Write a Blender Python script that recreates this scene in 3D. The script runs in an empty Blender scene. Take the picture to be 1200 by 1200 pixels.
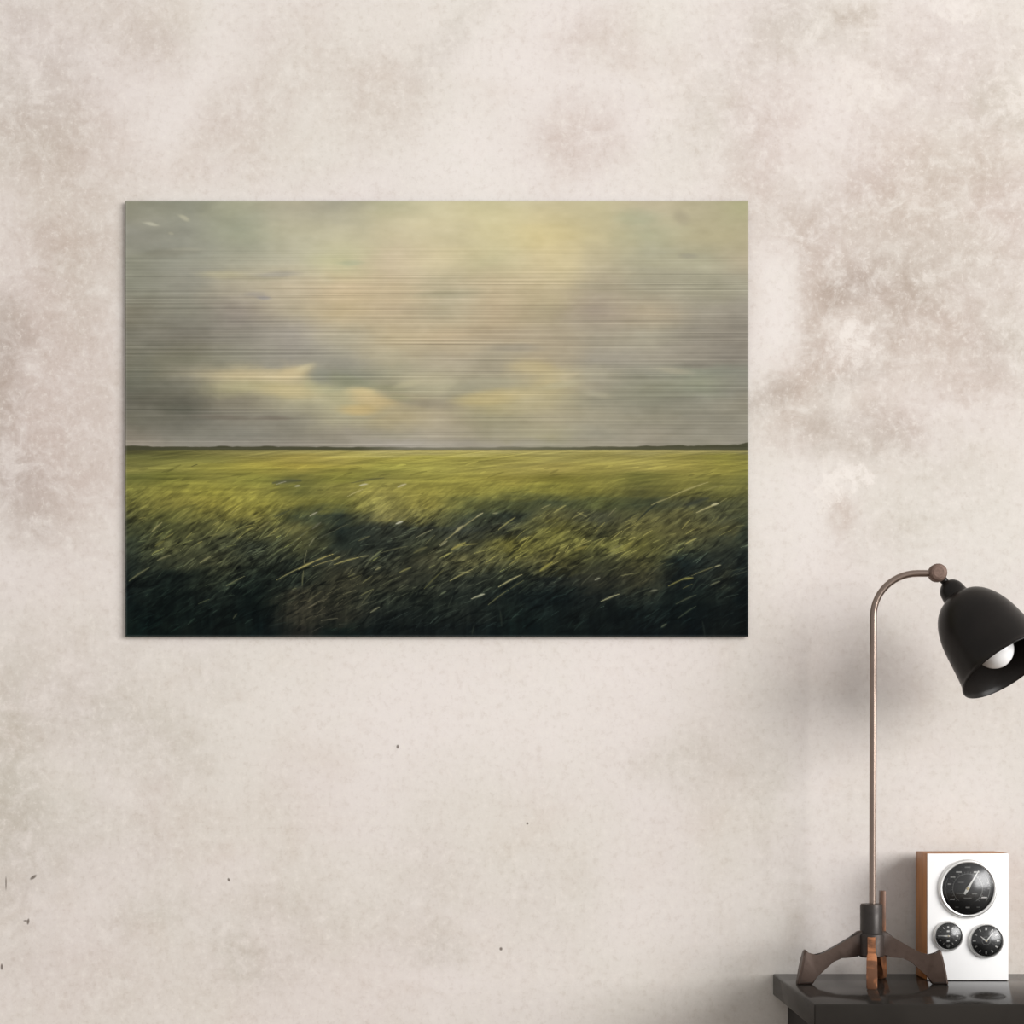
import bpy, bmesh, math, random
import numpy as np
from mathutils import Vector, Matrix

random.seed(7)
SC = bpy.context.scene
COL = SC.collection
PPM = 811.0            # pixels per metre on the wall
D = 2.5                # camera to wall
DESK = 0.75
EYE = DESK + 226 / PPM
HY = 915.0             # eye level row

def W(px, py, y=0.0):
    """photo pixel -> point at depth y (wall is y = 0, room is y < 0)"""
    s = PPM * D / (D + y)
    return Vector(((px - 600) / s, y, EYE + (HY - py) / s))

def lin(c):
    c = c / 255.0
    return c / 12.92 if c <= 0.04045 else ((c + 0.055) / 1.055) ** 2.4
def rgb(r, g, b): return (lin(r), lin(g), lin(b), 1.0)

# ------------------------------------------------------------------ helpers
def mk_obj(name, me, mat=None, parent=None, loc=None, smooth=None):
    o = bpy.data.objects.new(name, me)
    COL.objects.link(o)
    if mat is not None:
        me.materials.append(mat)
    if parent is not None:
        o.parent = parent
    if loc is not None:
        o.location = loc
    if smooth is not None:
        me.polygons.foreach_set('use_smooth', [True] * len(me.polygons))
        if smooth < 3.1:
            try: me.set_sharp_from_angle(angle=smooth)
            except Exception: pass
    return o

def bm_obj(name, bm, mat=None, parent=None, loc=None, smooth=None):
    bmesh.ops.recalc_face_normals(bm, faces=bm.faces)
    me = bpy.data.meshes.new(name)
    bm.to_mesh(me); bm.free()
    return mk_obj(name, me, mat, parent, loc, smooth)

def add_box(bm, x0, x1, y0, y1, z0, z1, bev=0.0, seg=2):
    r = bmesh.ops.create_cube(bm, size=1.0)
    vs = r['verts']
    for v in vs:
        v.co = Vector(((x0 + x1) / 2 + v.co.x * (x1 - x0), (y0 + y1) / 2 + v.co.y * (y1 - y0), (z0 + z1) / 2 + v.co.z * (z1 - z0)))
    if bev > 0:
        es = {e for v in vs for e in v.link_edges}
        bmesh.ops.bevel(bm, geom=list(es), offset=bev, segments=seg, profile=0.5, affect='EDGES')

def lathe(bm, prof, n=64, M=None, cap0=False, cap1=False):
    """prof: list of (r, h) around local z"""
    rings = []
    for r, h in prof:
        if r < 1e-7:
            rings.append([bm.verts.new((0, 0, h))])
        else:
            rings.append([bm.verts.new((r * math.cos(2 * math.pi * k / n), r * math.sin(2 * math.pi * k / n), h)) for k in range(n)])
    for a, b in zip(rings, rings[1:]):
        for k in range(n):
            k2 = (k + 1) % n
            if len(a) == 1 and len(b) == 1: continue
            if len(a) == 1: bm.faces.new((a[0], b[k], b[k2]))
            elif len(b) == 1: bm.faces.new((a[k], b[0], a[k2]))
            else: bm.faces.new((a[k], b[k], b[k2], a[k2]))
    if cap0 and len(rings[0]) > 1: bm.faces.new(rings[0])
    if cap1 and len(rings[-1]) > 1: bm.faces.new(rings[-1])
    if M is not None:
        for ring in rings:
            for v in ring: v.co = M @ v.co

def tube(bm, pts, r, n=20):
    pts = [Vector(p) for p in pts]
    rings = []
    up = Vector((0, 1, 0))
    for i, p in enumerate(pts):
        t = (pts[min(i + 1, len(pts) - 1)] - pts[max(i - 1, 0)]).normalized()
        a = t.cross(up).normalized(); b = t.cross(a).normalized()
        rings.append([bm.verts.new(p + a * r * math.cos(2 * math.pi * k / n) + b * r * math.sin(2 * math.pi * k / n)) for k in range(n)])
    for a, b in zip(rings, rings[1:]):
        for k in range(n):
            bm.faces.new((a[k], b[k], b[(k + 1) % n], a[(k + 1) % n]))
    bm.faces.new(rings[0]); bm.faces.new(rings[-1])

def catmull(pts, sub=5):
    out = []
    n = len(pts)
    for i in range(n - 1):
        p0, p1, p2, p3 = pts[max(i - 1, 0)], pts[i], pts[i + 1], pts[min(i + 2, n - 1)]
        for s in range(sub):
            t = s / sub
            out.append(tuple(0.5 * ((2 * b) + (-a + c) * t + (2 * a - 5 * b + 4 * c - d) * t * t + (-a + 3 * b - 3 * c + d) * t ** 3) for a, b, c, d in zip(p0, p1, p2, p3)))
    out.append(tuple(pts[-1]))
    return out

def thing(name, label, cat, loc=(0, 0, 0)):
    o = bpy.data.objects.new(name, None)
    COL.objects.link(o); o.location = loc
    o.empty_display_size = 0.05
    o['label'] = label; o['category'] = cat
    return o

# ------------------------------------------------------------------ materials
class NT:
    def __init__(self, name):
        self.m = bpy.data.materials.new(name); self.m.use_nodes = True
        self.t = self.m.node_tree; self.N = self.t.nodes; self.L = self.t.links
        self.b = self.N['Principled BSDF']
    def n(self, typ, **kw):
        x = self.N.new(typ)
        for k, v in kw.items(): setattr(x, k, v)
        return x
    def link(self, a, b): self.L.new(a, b)
    def math(self, op, a, b=None, clamp=False):
        x = self.n('ShaderNodeMath', operation=op, use_clamp=clamp)
        for i, v in enumerate((a, b)):
            if v is None: continue
            if isinstance(v, (int, float)): x.inputs[i].default_value = v
            else: self.link(v, x.inputs[i])
        return x.outputs[0]
    def noise(self, vec, scale, detail=4, rough=0.55, dist=0.0):
        x = self.n('ShaderNodeTexNoise')
        x.inputs['Scale'].default_value = scale; x.inputs['Detail'].default_value = detail
        x.inputs['Roughness'].default_value = rough; x.inputs['Distortion'].default_value = dist
        if vec is not None: self.link(vec, x.inputs['Vector'])
        return x
    def ramp(self, v, a, b, lo=0.0, hi=1.0, smooth=True):
        x = self.n('ShaderNodeMapRange'); x.interpolation_type = 'SMOOTHSTEP' if smooth else 'LINEAR'
        x.inputs['From Min'].default_value = a; x.inputs['From Max'].default_value = b
        x.inputs['To Min'].default_value = lo; x.inputs['To Max'].default_value = hi
        self.link(v, x.inputs['Value'])
        return x.outputs['Result']
    def mix(self, fac, a, b, mode='MIX'):
        x = self.n('ShaderNodeMix', data_type='RGBA', blend_type=mode)
        for i, v in ((0, fac), (6, a), (7, b)):
            if isinstance(v, (int, float)): x.inputs[i].default_value = v
            elif isinstance(v, tuple): x.inputs[i].default_value = v
            else: self.link(v, x.inputs[i])
        return x.outputs[2]
    def bump(self, h, strength, dist):
        x = self.n('ShaderNodeBump'); x.inputs['Strength'].default_value = strength
        x.inputs['Distance'].default_value = dist
        self.link(h, x.inputs['Height']); self.link(x.outputs[0], self.b.inputs['Normal'])
    def set(self, **kw):
        for k, v in kw.items():
            self.b.inputs[k.replace('_', ' ')].default_value = v
        return self

def plain(name, col, rough=0.5, metal=0.0, spec=0.5, noise_amt=0.12, scale=60, ior=None, coat=0.0):
    t = NT(name)
    t.set(Roughness=rough, Metallic=metal)
    t.b.inputs['Specular IOR Level'].default_value = spec
    if ior: t.b.inputs['IOR'].default_value = ior
    t.b.inputs['Coat Weight'].default_value = coat
    tc = t.n('ShaderNodeTexCoord')
    ns = t.noise(tc.outputs['Object'], scale)
    k = t.ramp(ns.outputs['Fac'], 0.3, 0.7, 1 - noise_amt, 1 + noise_amt)
    x = t.n('ShaderNodeVectorMath', operation='SCALE'); x.inputs[0].default_value = col[:3]
    t.link(k, x.inputs['Scale']); t.link(x.outputs[0], t.b.inputs['Base Color'])
    return t.m

# ---- plaster wall: mottled lime plaster with its own stains and bare patches
def wall_material(detailed=True):
    t = NT('mottled_plaster' if detailed else 'plain_plaster')
    t.set(Roughness=0.93); t.b.inputs['Specular IOR Level'].default_value = 0.15
    tc = t.n('ShaderNodeTexCoord'); P = tc.outputs['Object']
    # domain warp
    def warp(scale, amp, detail, src):
        w = t.noise(src, scale, detail, 0.6)
        s = t.n('ShaderNodeVectorMath', operation='SUBTRACT'); t.link(w.outputs['Color'], s.inputs[0]); s.inputs[1].default_value = (.5, .5, .5)
        m = t.n('ShaderNodeVectorMath', operation='SCALE'); t.link(s.outputs[0], m.inputs[0]); m.inputs['Scale'].default_value = amp
        a = t.n('ShaderNodeVectorMath', operation='ADD'); t.link(src, a.inputs[0]); t.link(m.outputs[0], a.inputs[1])
        f = t.n('ShaderNodeVectorMath', operation='MULTIPLY'); t.link(a.outputs[0], f.inputs[0]); f.inputs[1].default_value = (1, 0, 1)
        return f.outputs[0]
    Q = warp(5.5, 0.16, 6, P)      # soft clouds
    R = warp(38, 0.075, 6, P)      # ragged flakes
    big = t.noise(P, 2.3, 7, 0.6, 0.4).outputs['Fac']
    mid = t.noise(P, 9.0, 7, 0.62, 0.3).outputs['Fac']
    hue = t.noise(P, 3.7, 5, 0.5).outputs['Fac']
    col = t.mix(t.ramp(hue, .35, .65), rgb(*BASE_A), rgb(*BASE_B))
    def darken(col, fac, c): return t.mix(fac, col, c, 'MULTIPLY')
    col = darken(col, t.ramp(big, .45, .75, 0, .55), (.90, .87, .84, 1))
    col = darken(col, t.ramp(mid, .50, .72, 0, .5), (.93, .90, .87, 1))
    clean = col
    fl_mask = t.ramp(t.noise(P, 42, 6, .75, .8).outputs['Fac'], .40, .58, .25, .95)
    def blobs(col, kinds):
        for (px, py, rx, ry, ang, kind, wt, soft) in BLOBS:
            if kind not in kinds: continue
            if kind == 'dark': wt *= .82
            src = R if kind == 'flake' else Q
            c = W(px, py)
            mp = t.n('ShaderNodeMapping', vector_type='TEXTURE')
            mp.inputs['Location'].default_value = (c.x, 0, c.z)
            mp.inputs['Rotation'].default_value = (0, math.radians(ang), 0)
            mp.inputs['Scale'].default_value = (rx / PPM, 1, ry / PPM)
            dep = t.n('ShaderNodeVectorMath', operation='MULTIPLY_ADD')   # keeps the blobs evaluated one after another
            t.link(col, dep.inputs[0]); dep.inputs[1].default_value = (1e-6, 1e-6, 1e-6); t.link(src, dep.inputs[2])
            t.link(dep.outputs[0], mp.inputs['Vector'])
            ln = t.n('ShaderNodeVectorMath', operation='LENGTH'); t.link(mp.outputs[0], ln.inputs[0])
            f = t.ramp(ln.outputs['Value'], 1 - soft, 1 + soft * .6, wt, 0)
            if kind == 'flake': f = t.math('MULTIPLY', f, fl_mask)
            if kind == 'dark': col = t.mix(f, col, (.60, .56, .525, 1), 'MULTIPLY')
            elif kind == 'pink': col = t.mix(f, col, (.82, .765, .735, 1), 'MULTIPLY')
            elif kind == 'green': col = t.mix(f, col, (.78, .775, .73, 1), 'MULTIPLY')
            elif kind == 'brown': col = t.mix(f, col, (.60, .535, .46, 1), 'MULTIPLY')
            else: col = t.mix(f, col, rgb(240, 233, 226) if kind == 'flake' else rgb(237, 230, 225))
        return col
    if detailed: col = blobs(col, ('dark', 'pink', 'green', 'brown', 'light'))
    # stains sit unevenly in the plaster
    m2 = t.noise(P, 24, 7, 0.72, .5).outputs['Fac']
    col = t.mix(t.ramp(m2, .36, .58, .42, 1.0), clean, col)
    col = t.mix(t.ramp(m2, .52, .66, 0, .30), col, (.90, .87, .85, 1), 'MULTIPLY')
    col = t.mix(t.ramp(m2, .45, .30, 0, .30), col, rgb(240, 233, 226))
    if detailed: col = blobs(col, ('flake',))
    # fine trowel grain and speckle
    g1 = t.noise(P, 85, 5, 0.78).outputs['Fac']
    col = t.mix(t.ramp(g1, .50, .66, 0, .60), col, (.86, .835, .81, 1), 'MULTIPLY')
    col = t.mix(t.ramp(g1, .48, .34, 0, .50), col, rgb(238, 231, 223))
    g2 = t.noise(P, 240, 3, 0.6).outputs['Fac']
    col = t.mix(t.ramp(g2, .58, .78, 0, .45), col, (.82, .79, .76, 1), 'MULTIPLY')
    # long soft trowel sweeps
    mp = t.n('ShaderNodeMapping'); mp.inputs['Rotation'].default_value = (0, math.radians(62), 0); mp.inputs['Scale'].default_value = (5, 1, 26)
    t.link(Q, mp.inputs['Vector'])
    sw = t.noise(mp.outputs[0], 1.0, 5, 0.55).outputs['Fac']
    col = t.mix(t.ramp(sw, .55, .75, 0, .25), col, (.88, .86, .83, 1), 'MULTIPLY')
    if detailed:
        for (px, py, rx, ry, ang) in SPECKS:
            c = W(px, py)
            mp = t.n('ShaderNodeMapping', vector_type='TEXTURE')
            mp.inputs['Location'].default_value = (c.x, 0, c.z)
            mp.inputs['Rotation'].default_value = (0, math.radians(ang), 0)
            mp.inputs['Scale'].default_value = (rx / PPM, 1e3, ry / PPM)
            dep = t.n('ShaderNodeVectorMath', operation='MULTIPLY_ADD')
            t.link(col, dep.inputs[0]); dep.inputs[1].default_value = (1e-6, 1e-6, 1e-6); t.link(P, dep.inputs[2])
            t.link(dep.outputs[0], mp.inputs['Vector'])
            ln = t.n('ShaderNodeVectorMath', operation='LENGTH'); t.link(mp.outputs[0], ln.inputs[0])
            col = t.mix(t.ramp(ln.outputs['Value'], .5, 1.2, .8, 0), col, rgb(92, 80, 70))
    col = t.mix(1.0, col, (ALB, ALB, ALB, 1), 'MULTIPLY')
    t.link(col, t.b.inputs['Base Color'])
    h = t.math('ADD', t.math('MULTIPLY', g1, 0.6), t.math('MULTIPLY', mid, 1.2))
    t.bump(h, 0.10, 0.004)
    return t.m

ALB = 0.80      # plaster and print reflectance against the light level
BASE_A = (231, 223, 218)
BASE_B = (228, 222, 214)
# px, py, rx, ry, angle, kind, weight, softness
BLOBS = [
    (1060, 210, 230, 230, 0, 'pink', .38, .9), (1060, 400, 190, 170, 0, 'pink', .30, .9), (60, 300, 120, 330, 0, 'pink', .30, .9),
    # upper left
    (20, 70, 90, 110, 0, 'dark', .42, .8), (155, 30, 60, 55, 20, 'brown', .34, .8), (60, 160, 90, 60, 20, 'pink', .6, .8),
    (235, 95, 26, 120, 25, 'light', .55, .8), (285, 150, 60, 60, 0, 'pink', .55, .8), (350, 60, 90, 70, 0, 'pink', .4, .8),
    (450, 110, 60, 60, 0, 'pink', .5, .8), (530, 42, 24, 80, 30, 'dark', .30, .8), (550, 195, 60, 60, 0, 'light', .8, .9),
    (600, 70, 60, 60, 0, 'light', .5, .9), (700, 45, 70, 45, 0, 'pink', .55, .8), (680, 160, 60, 40, 0, 'pink', .7, .8),
    (780, 120, 26, 36, 0, 'flake', .35, 0.44), (830, 110, 60, 80, 0, 'green', .4, .8), (935, 25, 75, 55, 0, 'dark', .42, .8),
    (1008, 5, 35, 16, 0, 'brown', .35, .8),
    # upper right
    (890, 170, 50, 110, 12, 'pink', .6, .8), (960, 160, 40, 100, 20, 'light', .35, .8), (1110, 70, 110, 80, 0, 'dark', .24, .8),
    (1120, 8, 34, 18, 20, 'flake', .6, 0.33), (1010, 100, 40, 34, 0, 'flake', .45, 0.50), (1040, 105, 26, 20, 0, 'flake', .35, 0.50),
    (1050, 230, 60, 60, 0, 'pink', .8, .8), (1072, 222, 30, 20, 60, 'flake', .35, 0.50), (1195, 110, 22, 30, 0, 'flake', .6, 0.44),
    (1155, 220, 60, 90, 0, 'pink', .8, .8), (1170, 120, 50, 30, 30, 'green', .4, .8), (960, 240, 60, 60, 0, 'green', .25, .8),
    (945, 280, 60, 50, 40, 'pink', .7, .8), (1100, 320, 110, 60, 0, 'dark', .22, .8),
    # right of the print
    (992, 352, 34, 24, 0, 'dark', .42, .7), (1045, 350, 50, 50, 0, 'dark', .22, .8), (1040, 400, 22, 30, 20, 'brown', .28, .7),
    (1010, 370, 130, 60, 0, 'pink', .7, .8), (960, 350, 40, 40, 0, 'pink', .5, .8),
    (905, 350, 34, 90, 0, 'light', .85, .8), (920, 400, 30, 32, 0, 'light', .6, .7),
    (910, 460, 40, 20, -18, 'dark', .42, .7), (955, 440, 60, 38, -25, 'pink', .9, .8),
    (1010, 450, 34, 18, -25, 'dark', .36, .6), (1000, 405, 26, 34, 20, 'flake', .8, 0.33), (980, 385, 24, 20, 0, 'flake', .5, 0.39),
    (1185, 400, 50, 45, 0, 'dark', .34, .8), (1130, 420, 60, 60, 0, 'pink', .6, .8), (1195, 360, 14, 60, 0, 'brown', .22, .9),
    (1000, 515, 80, 34, 0, 'dark', .40, .7), (940, 500, 50, 46, 30, 'pink', .8, .8), (1060, 505, 40, 30, 0, 'pink', .6, .8),
    (955, 545, 26, 14, 0, 'green', .5, .8), (925, 600, 50, 90, 0, 'light', .7, .8),
    (985, 568, 26, 22, -20, 'flake', 1.0, 0.25), (1012, 558, 18, 10, 20, 'flake', .9, 0.28), (975, 582, 20, 9, -30, 'flake', .7, 0.33),
    (985, 610, 24, 22, 0, 'pink', .8, .8), (1100, 560, 90, 60, 0, 'green', .25, .8), (1050, 630, 60, 30, -10, 'green', .25, .8),
    # left edge
    (0, 470, 45, 110, 0, 'dark', .55, .8), (25, 590, 52, 62, 0, 'dark', .46, .8), (60, 430, 80, 200, 0, 'pink', .65, .8),
    (70, 560, 80, 80, 0, 'pink', .4, .8), (0, 380, 30, 60, 0, 'dark', .3, .8), (90, 280, 60, 70, 0, 'pink', .35, .8),
    # below the print
    (0, 880, 60, 160, 0, 'green', .75, .8), (135, 860, 110, 55, 10, 'green', .60, .8), (110, 780, 70, 60, 0, 'green', .30, .8),
    (245, 790, 60, 40, 0, 'green', .3, .8), (60, 990, 120, 70, 0, 'green', .5, .8),
    (170, 1070, 70, 24, -32, 'green', .45, .7), (280, 1110, 60, 20, 40, 'green', .4, .7), (120, 1150, 130, 70, 0, 'pink', .45, .9),
    (10, 1090, 50, 60, 0, 'dark', .22, .9), (200, 960, 60, 80, 0, 'pink', .35, .9), (330, 1090, 110, 70, 0, 'green', .4, .9),
    (480, 830, 190, 90, 0, 'light', .6, .9), (660, 810, 210, 80, 0, 'light', .6, .9),
    (820, 890, 70, 44, 0, 'green', .4, .9),
    (1000, 840, 60, 40, 0, 'light', .5, .9), (500, 1040, 60, 70, 0, 'green', .35, .9), (640, 1060, 80, 60, 0, 'green', .25, .9),
    (505, 1110, 40, 30, 0, 'green', .5, .8), (760, 1090, 90, 60, 0, 'light', .4, .9), (930, 1060, 24, 50, 10, 'green', .3, .7),
    (900, 980, 14, 90, 5, 'green', .3, .8), (950, 920, 50, 22, -30, 'light', .45, .7), (1130, 920, 80, 80, 0, 'light', .7, .8),
    (1195, 1080, 20, 60, 0, 'pink', .5, .9),
]
SPECKS = [(39, 1028, 5, 2, -35), (33, 1080, 1.6, 4, 10), (466, 875, 1.8, 2.6, 0), (268, 1031, 1.6, 2.4, -20), (7, 1035, .8, 9, 0),
          (587, 1112, 2, 2.2, 0), (618, 965, 1.6, 1.6, 0), (30, 1079, 3, .9, 0), (2, 1133, 1.6, 4, 0)]

# ------------------------------------------------------------------ setting
bm = bmesh.new(); add_box(bm, -2.6, 2.9, 0.0, 0.12, 0, 2.7)
o = bm_obj('wall_back', bm, wall_material(True)); o['kind'] = 'structure'
floor_t = NT('floor_boards')
tc = floor_t.n('ShaderNodeTexCoord')
br = floor_t.n('ShaderNodeTexBrick'); floor_t.link(tc.outputs['Object'], br.inputs['Vector'])
br.inputs['Scale'].default_value = 1.0; br.inputs['Brick Width'].default_value = 1.8; br.inputs['Row Height'].default_value = 0.14
br.inputs['Mortar Size'].default_value = 0.002
br.inputs['Color1'].default_value = rgb(150, 132, 112); br.inputs['Color2'].default_value = rgb(138, 120, 100); br.inputs['Mortar'].default_value = rgb(60, 50, 42)
floor_t.link(br.outputs['Color'], floor_t.b.inputs['Base Color']); floor_t.set(Roughness=0.5)
bm = bmesh.new(); add_box(bm, -2.6, 2.9, -3.4, 0.12, -0.1, 0)
o = bm_obj('floor', bm, floor_t.m); o['kind'] = 'structure'

# ------------------------------------------------------------------ the printed picture
PW, PH = 730, 511
X0, Y0 = 147, 235

def lattice(seed, n=256):
    return np.random.RandomState(seed).rand(n, n).astype(np.float32)
def vn(u, v, seed):
    T = lattice(seed); n = T.shape[0]
    iu = np.floor(u).astype(int); iv = np.floor(v).astype(int)
    fu = u - iu; fv = v - iv
    fu = fu * fu * (3 - 2 * fu); fv = fv * fv * (3 - 2 * fv)
    a = T[iv % n, iu % n]; b = T[iv % n, (iu + 1) % n]; c = T[(iv + 1) % n, iu % n]; d = T[(iv + 1) % n, (iu + 1) % n]
    return (a * (1 - fu) + b * fu) * (1 - fv) + (c * (1 - fu) + d * fu) * fv
def fbm(u, v, seed, octv=4, g=.5):
    s = 0; a = 1; tot = 0
    for k in range(octv):
        s = s + a * vn(u * 2 ** k + 13.7 * k, v * 2 ** k + 5.1 * k, seed + k); tot += a; a *= g
    return s / tot - 0.5

def grid_interp(xs, ys, C, X, Y):
    """smooth separable interpolation of a colour table"""
    xs = np.array(xs, float); ys = np.array(ys, float)
    def idx(g, q):
        q = np.clip(q, g[0], g[-1] - 1e-3)
        i = np.clip(np.searchsorted(g, q, side='right') - 1, 0, len(g) - 2)
        f = (q - g[i]) / (g[i + 1] - g[i]); f = f * f * (3 - 2 * f) * .55 + f * .45
        return i, f
    i, fx = idx(xs, X); j, fy = idx(ys, Y)
    fx = fx[..., None]; fy = fy[..., None]
    return (C[j, i] * (1 - fx) + C[j, i + 1] * fx) * (1 - fy) + (C[j + 1, i] * (1 - fx) + C[j + 1, i + 1] * fx) * fy

SKX = [150, 220, 280, 340, 400, 460, 520, 580, 640, 700, 760, 820, 872]
SKY = [238, 275, 305, 335, 365, 395, 420, 438, 455, 470, 490, 510, 522]
SKC = [
 [(153,150,132),(152,151,135),(172,170,146),(186,178,155),(176,170,150),(196,190,158),(212,202,166),(212,202,162),(208,196,160),(204,194,158),(196,184,156),(184,174,144),(184,178,142)],
 [(150,147,134),(154,152,138),(172,172,150),(194,188,162),(200,192,162),(212,200,168),(214,202,166),(214,202,160),(216,200,152),(204,192,154),(184,180,150),(188,178,146),(184,174,142)],
 [(154,152,136),(156,154,140),(176,172,152),(194,188,164),(204,198,160),(214,198,168),(214,200,164),(204,194,156),(214,198,158),(196,184,152),(182,176,150),(176,170,144),(180,168,142)],
 [(152,150,134),(158,154,140),(184,174,152),(196,182,156),(210,190,156),(206,188,156),(190,178,150),(198,182,150),(200,184,150),(182,170,146),(172,164,142),(166,160,138),(166,160,140)],
 [(138,132,116),(146,142,128),(160,150,138),(182,170,146),(200,182,148),(196,178,148),(186,174,146),(190,172,142),(184,170,140),(174,160,142),(178,164,140),(160,152,136),(152,144,130)],
 [(128,124,110),(138,132,120),(146,140,128),(164,156,144),(182,172,148),(192,176,144),(190,172,142),(184,168,142),(180,166,142),(170,160,140),(172,164,144),(152,144,130),(144,136,124)],
 [(122,118,102),(134,130,112),(142,138,122),(152,146,134),(164,158,142),(178,168,142),(178,166,142),(172,162,140),(178,164,138),(164,156,140),(160,152,136),(150,142,128),(142,134,122)],
 [(120,118,102),(140,134,116),(184,172,142),(178,166,136),(150,148,132),(166,160,136),(178,168,144),(168,158,136),(186,172,136),(170,162,140),(150,146,130),(142,142,124),(136,134,120)],
 [(110,108,95),(126,122,108),(176,168,136),(190,178,140),(168,166,138),(160,154,130),(184,176,148),(170,162,136),(186,172,134),(164,156,136),(148,144,124),(140,140,120),(140,136,122)],
 [(112,108,96),(112,108,96),(148,140,122),(176,168,140),(182,174,140),(176,164,134),(170,160,136),(186,174,136),(184,172,138),(156,150,130),(146,142,124),(144,140,124),(144,138,122)],
 [(116,112,98),(116,112,100),(134,128,114),(148,142,126),(176,168,140),(182,168,134),(176,164,138),(166,158,130),(172,162,136),(162,154,132),(148,142,124),(146,140,124),(148,142,126)],
 [(132,124,110),(132,128,116),(140,136,124),(146,140,126),(158,150,134),(164,156,136),(168,158,138),(166,158,134),(168,160,132),(156,150,132),(156,148,130),(150,144,128),(150,144,130)],
 [(156,146,132),(152,146,134),(152,146,134),(160,152,140),(168,160,146),(170,162,150),(168,160,146),(170,162,146),(164,158,138),(164,156,138),(156,148,132),(152,146,130),(150,144,130)],
]
FDX = [150, 200, 250, 300, 350, 400, 450, 500, 550, 600, 650, 700, 750, 800, 850, 875]
FDY = [529, 536, 548, 560, 575, 590, 605, 620, 640, 660, 680, 700, 720, 744]
FDC = [
 [(84,82,48),(100,98,52),(126,120,64),(142,134,74),(152,142,78),(160,150,84),(162,152,88),(162,152,86),(162,152,86),(166,156,88),(166,156,86),(166,156,88),(160,150,86),(156,146,84),(140,132,80),(124,118,72)],
 [(98,98,52),(112,110,54),(130,126,62),(148,138,66),(156,142,68),(158,146,70),(150,142,62),(150,142,64),(150,142,64),(154,144,70),(156,146,76),(152,142,72),(150,140,72),(146,136,64),(140,134,58),(130,124,58)],
 [(128,124,62),(136,132,62),(138,132,58),(148,138,58),(156,142,60),(150,140,60),(144,140,62),(150,144,66),(152,144,68),(150,140,70),(150,138,68),(148,138,66),(148,138,68),(148,138,64),(142,134,58),(134,128,56)],
 [(104,106,50),(104,104,44),(116,112,50),(128,126,54),(110,108,52),(120,118,50),(120,116,54),(142,136,60),(146,138,60),(144,134,58),(118,112,46),(126,120,54),(110,108,50),(124,118,54),(112,108,50),(106,104,50)],
 [(120,118,54),(136,130,56),(140,134,54),(140,134,58),(104,104,50),(134,128,60),(146,138,66),(150,142,62),(134,128,56),(132,128,56),(124,120,52),(116,112,50),(96,94,48),(110,106,50),(104,102,50),(96,94,48)],
 [(112,110,52),(130,124,56),(142,134,56),(144,138,58),(124,120,54),(128,126,58),(142,136,70),(140,132,60),(96,98,52),(78,82,48),(68,74,48),(80,84,46),(64,70,46),(74,76,50),(72,74,46),(78,80,50)],
 [(92,92,50),(98,98,48),(118,114,54),(130,124,54),(66,72,46),(52,60,46),(126,120,66),(108,106,58),(68,74,50),(50,58,46),(96,94,54),(64,66,48),(94,92,54),(88,86,50),(72,74,50),(66,70,46)],
 [(64,68,42),(78,80,44),(88,88,48),(84,84,46),(100,98,54),(38,46,38),(52,56,44),(56,60,46),(52,56,46),(60,62,44),(116,112,50),(74,74,44),(98,94,50),(92,88,48),(78,76,44),(48,54,40)],
 [(50,56,40),(84,84,48),(64,66,42),(46,50,36),(84,84,48),(40,46,36),(44,48,38),(52,54,36),(64,64,42),(120,114,48),(112,108,48),(96,94,44),(106,102,46),(74,74,44),(50,54,40),(42,48,38)],
 [(38,44,34),(56,58,38),(62,62,38),(44,48,34),(36,40,30),(56,56,40),(52,54,40),(66,64,42),(90,86,48),(84,82,46),(86,80,38),(60,60,36),(78,74,38),(26,34,30),(42,46,36),(26,32,28)],
 [(26,32,26),(22,28,22),(40,44,30),(28,34,26),(34,38,28),(62,58,38),(52,50,34),(54,54,38),(44,46,34),(38,42,30),(34,36,28),(44,42,30),(60,56,34),(22,28,26),(44,44,30),(20,26,24)],
 [(20,26,22),(20,26,20),(24,28,22),(20,26,20),(56,50,34),(58,54,36),(36,38,28),(42,44,32),(34,38,30),(24,30,26),(22,28,24),(26,28,24),(32,34,26),(18,24,20),(26,30,24),(12,18,16)],
 [(16,24,20),(18,24,18),(16,22,18),(16,22,18),(58,52,36),(46,42,30),(30,32,26),(26,30,24),(30,32,26),(18,24,20),(16,22,20),(20,24,20),(16,22,20),(12,18,16),(14,18,16),(10,14,14)],
 [(12,22,18),(12,20,16),(16,20,16),(12,20,18),(34,30,24),(14,22,18),(22,26,22),(24,26,22),(18,22,20),(12,20,18),(12,18,16),(12,16,14),(12,16,16),(10,14,14),(12,14,12),(6,10,10)],
]
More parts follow.
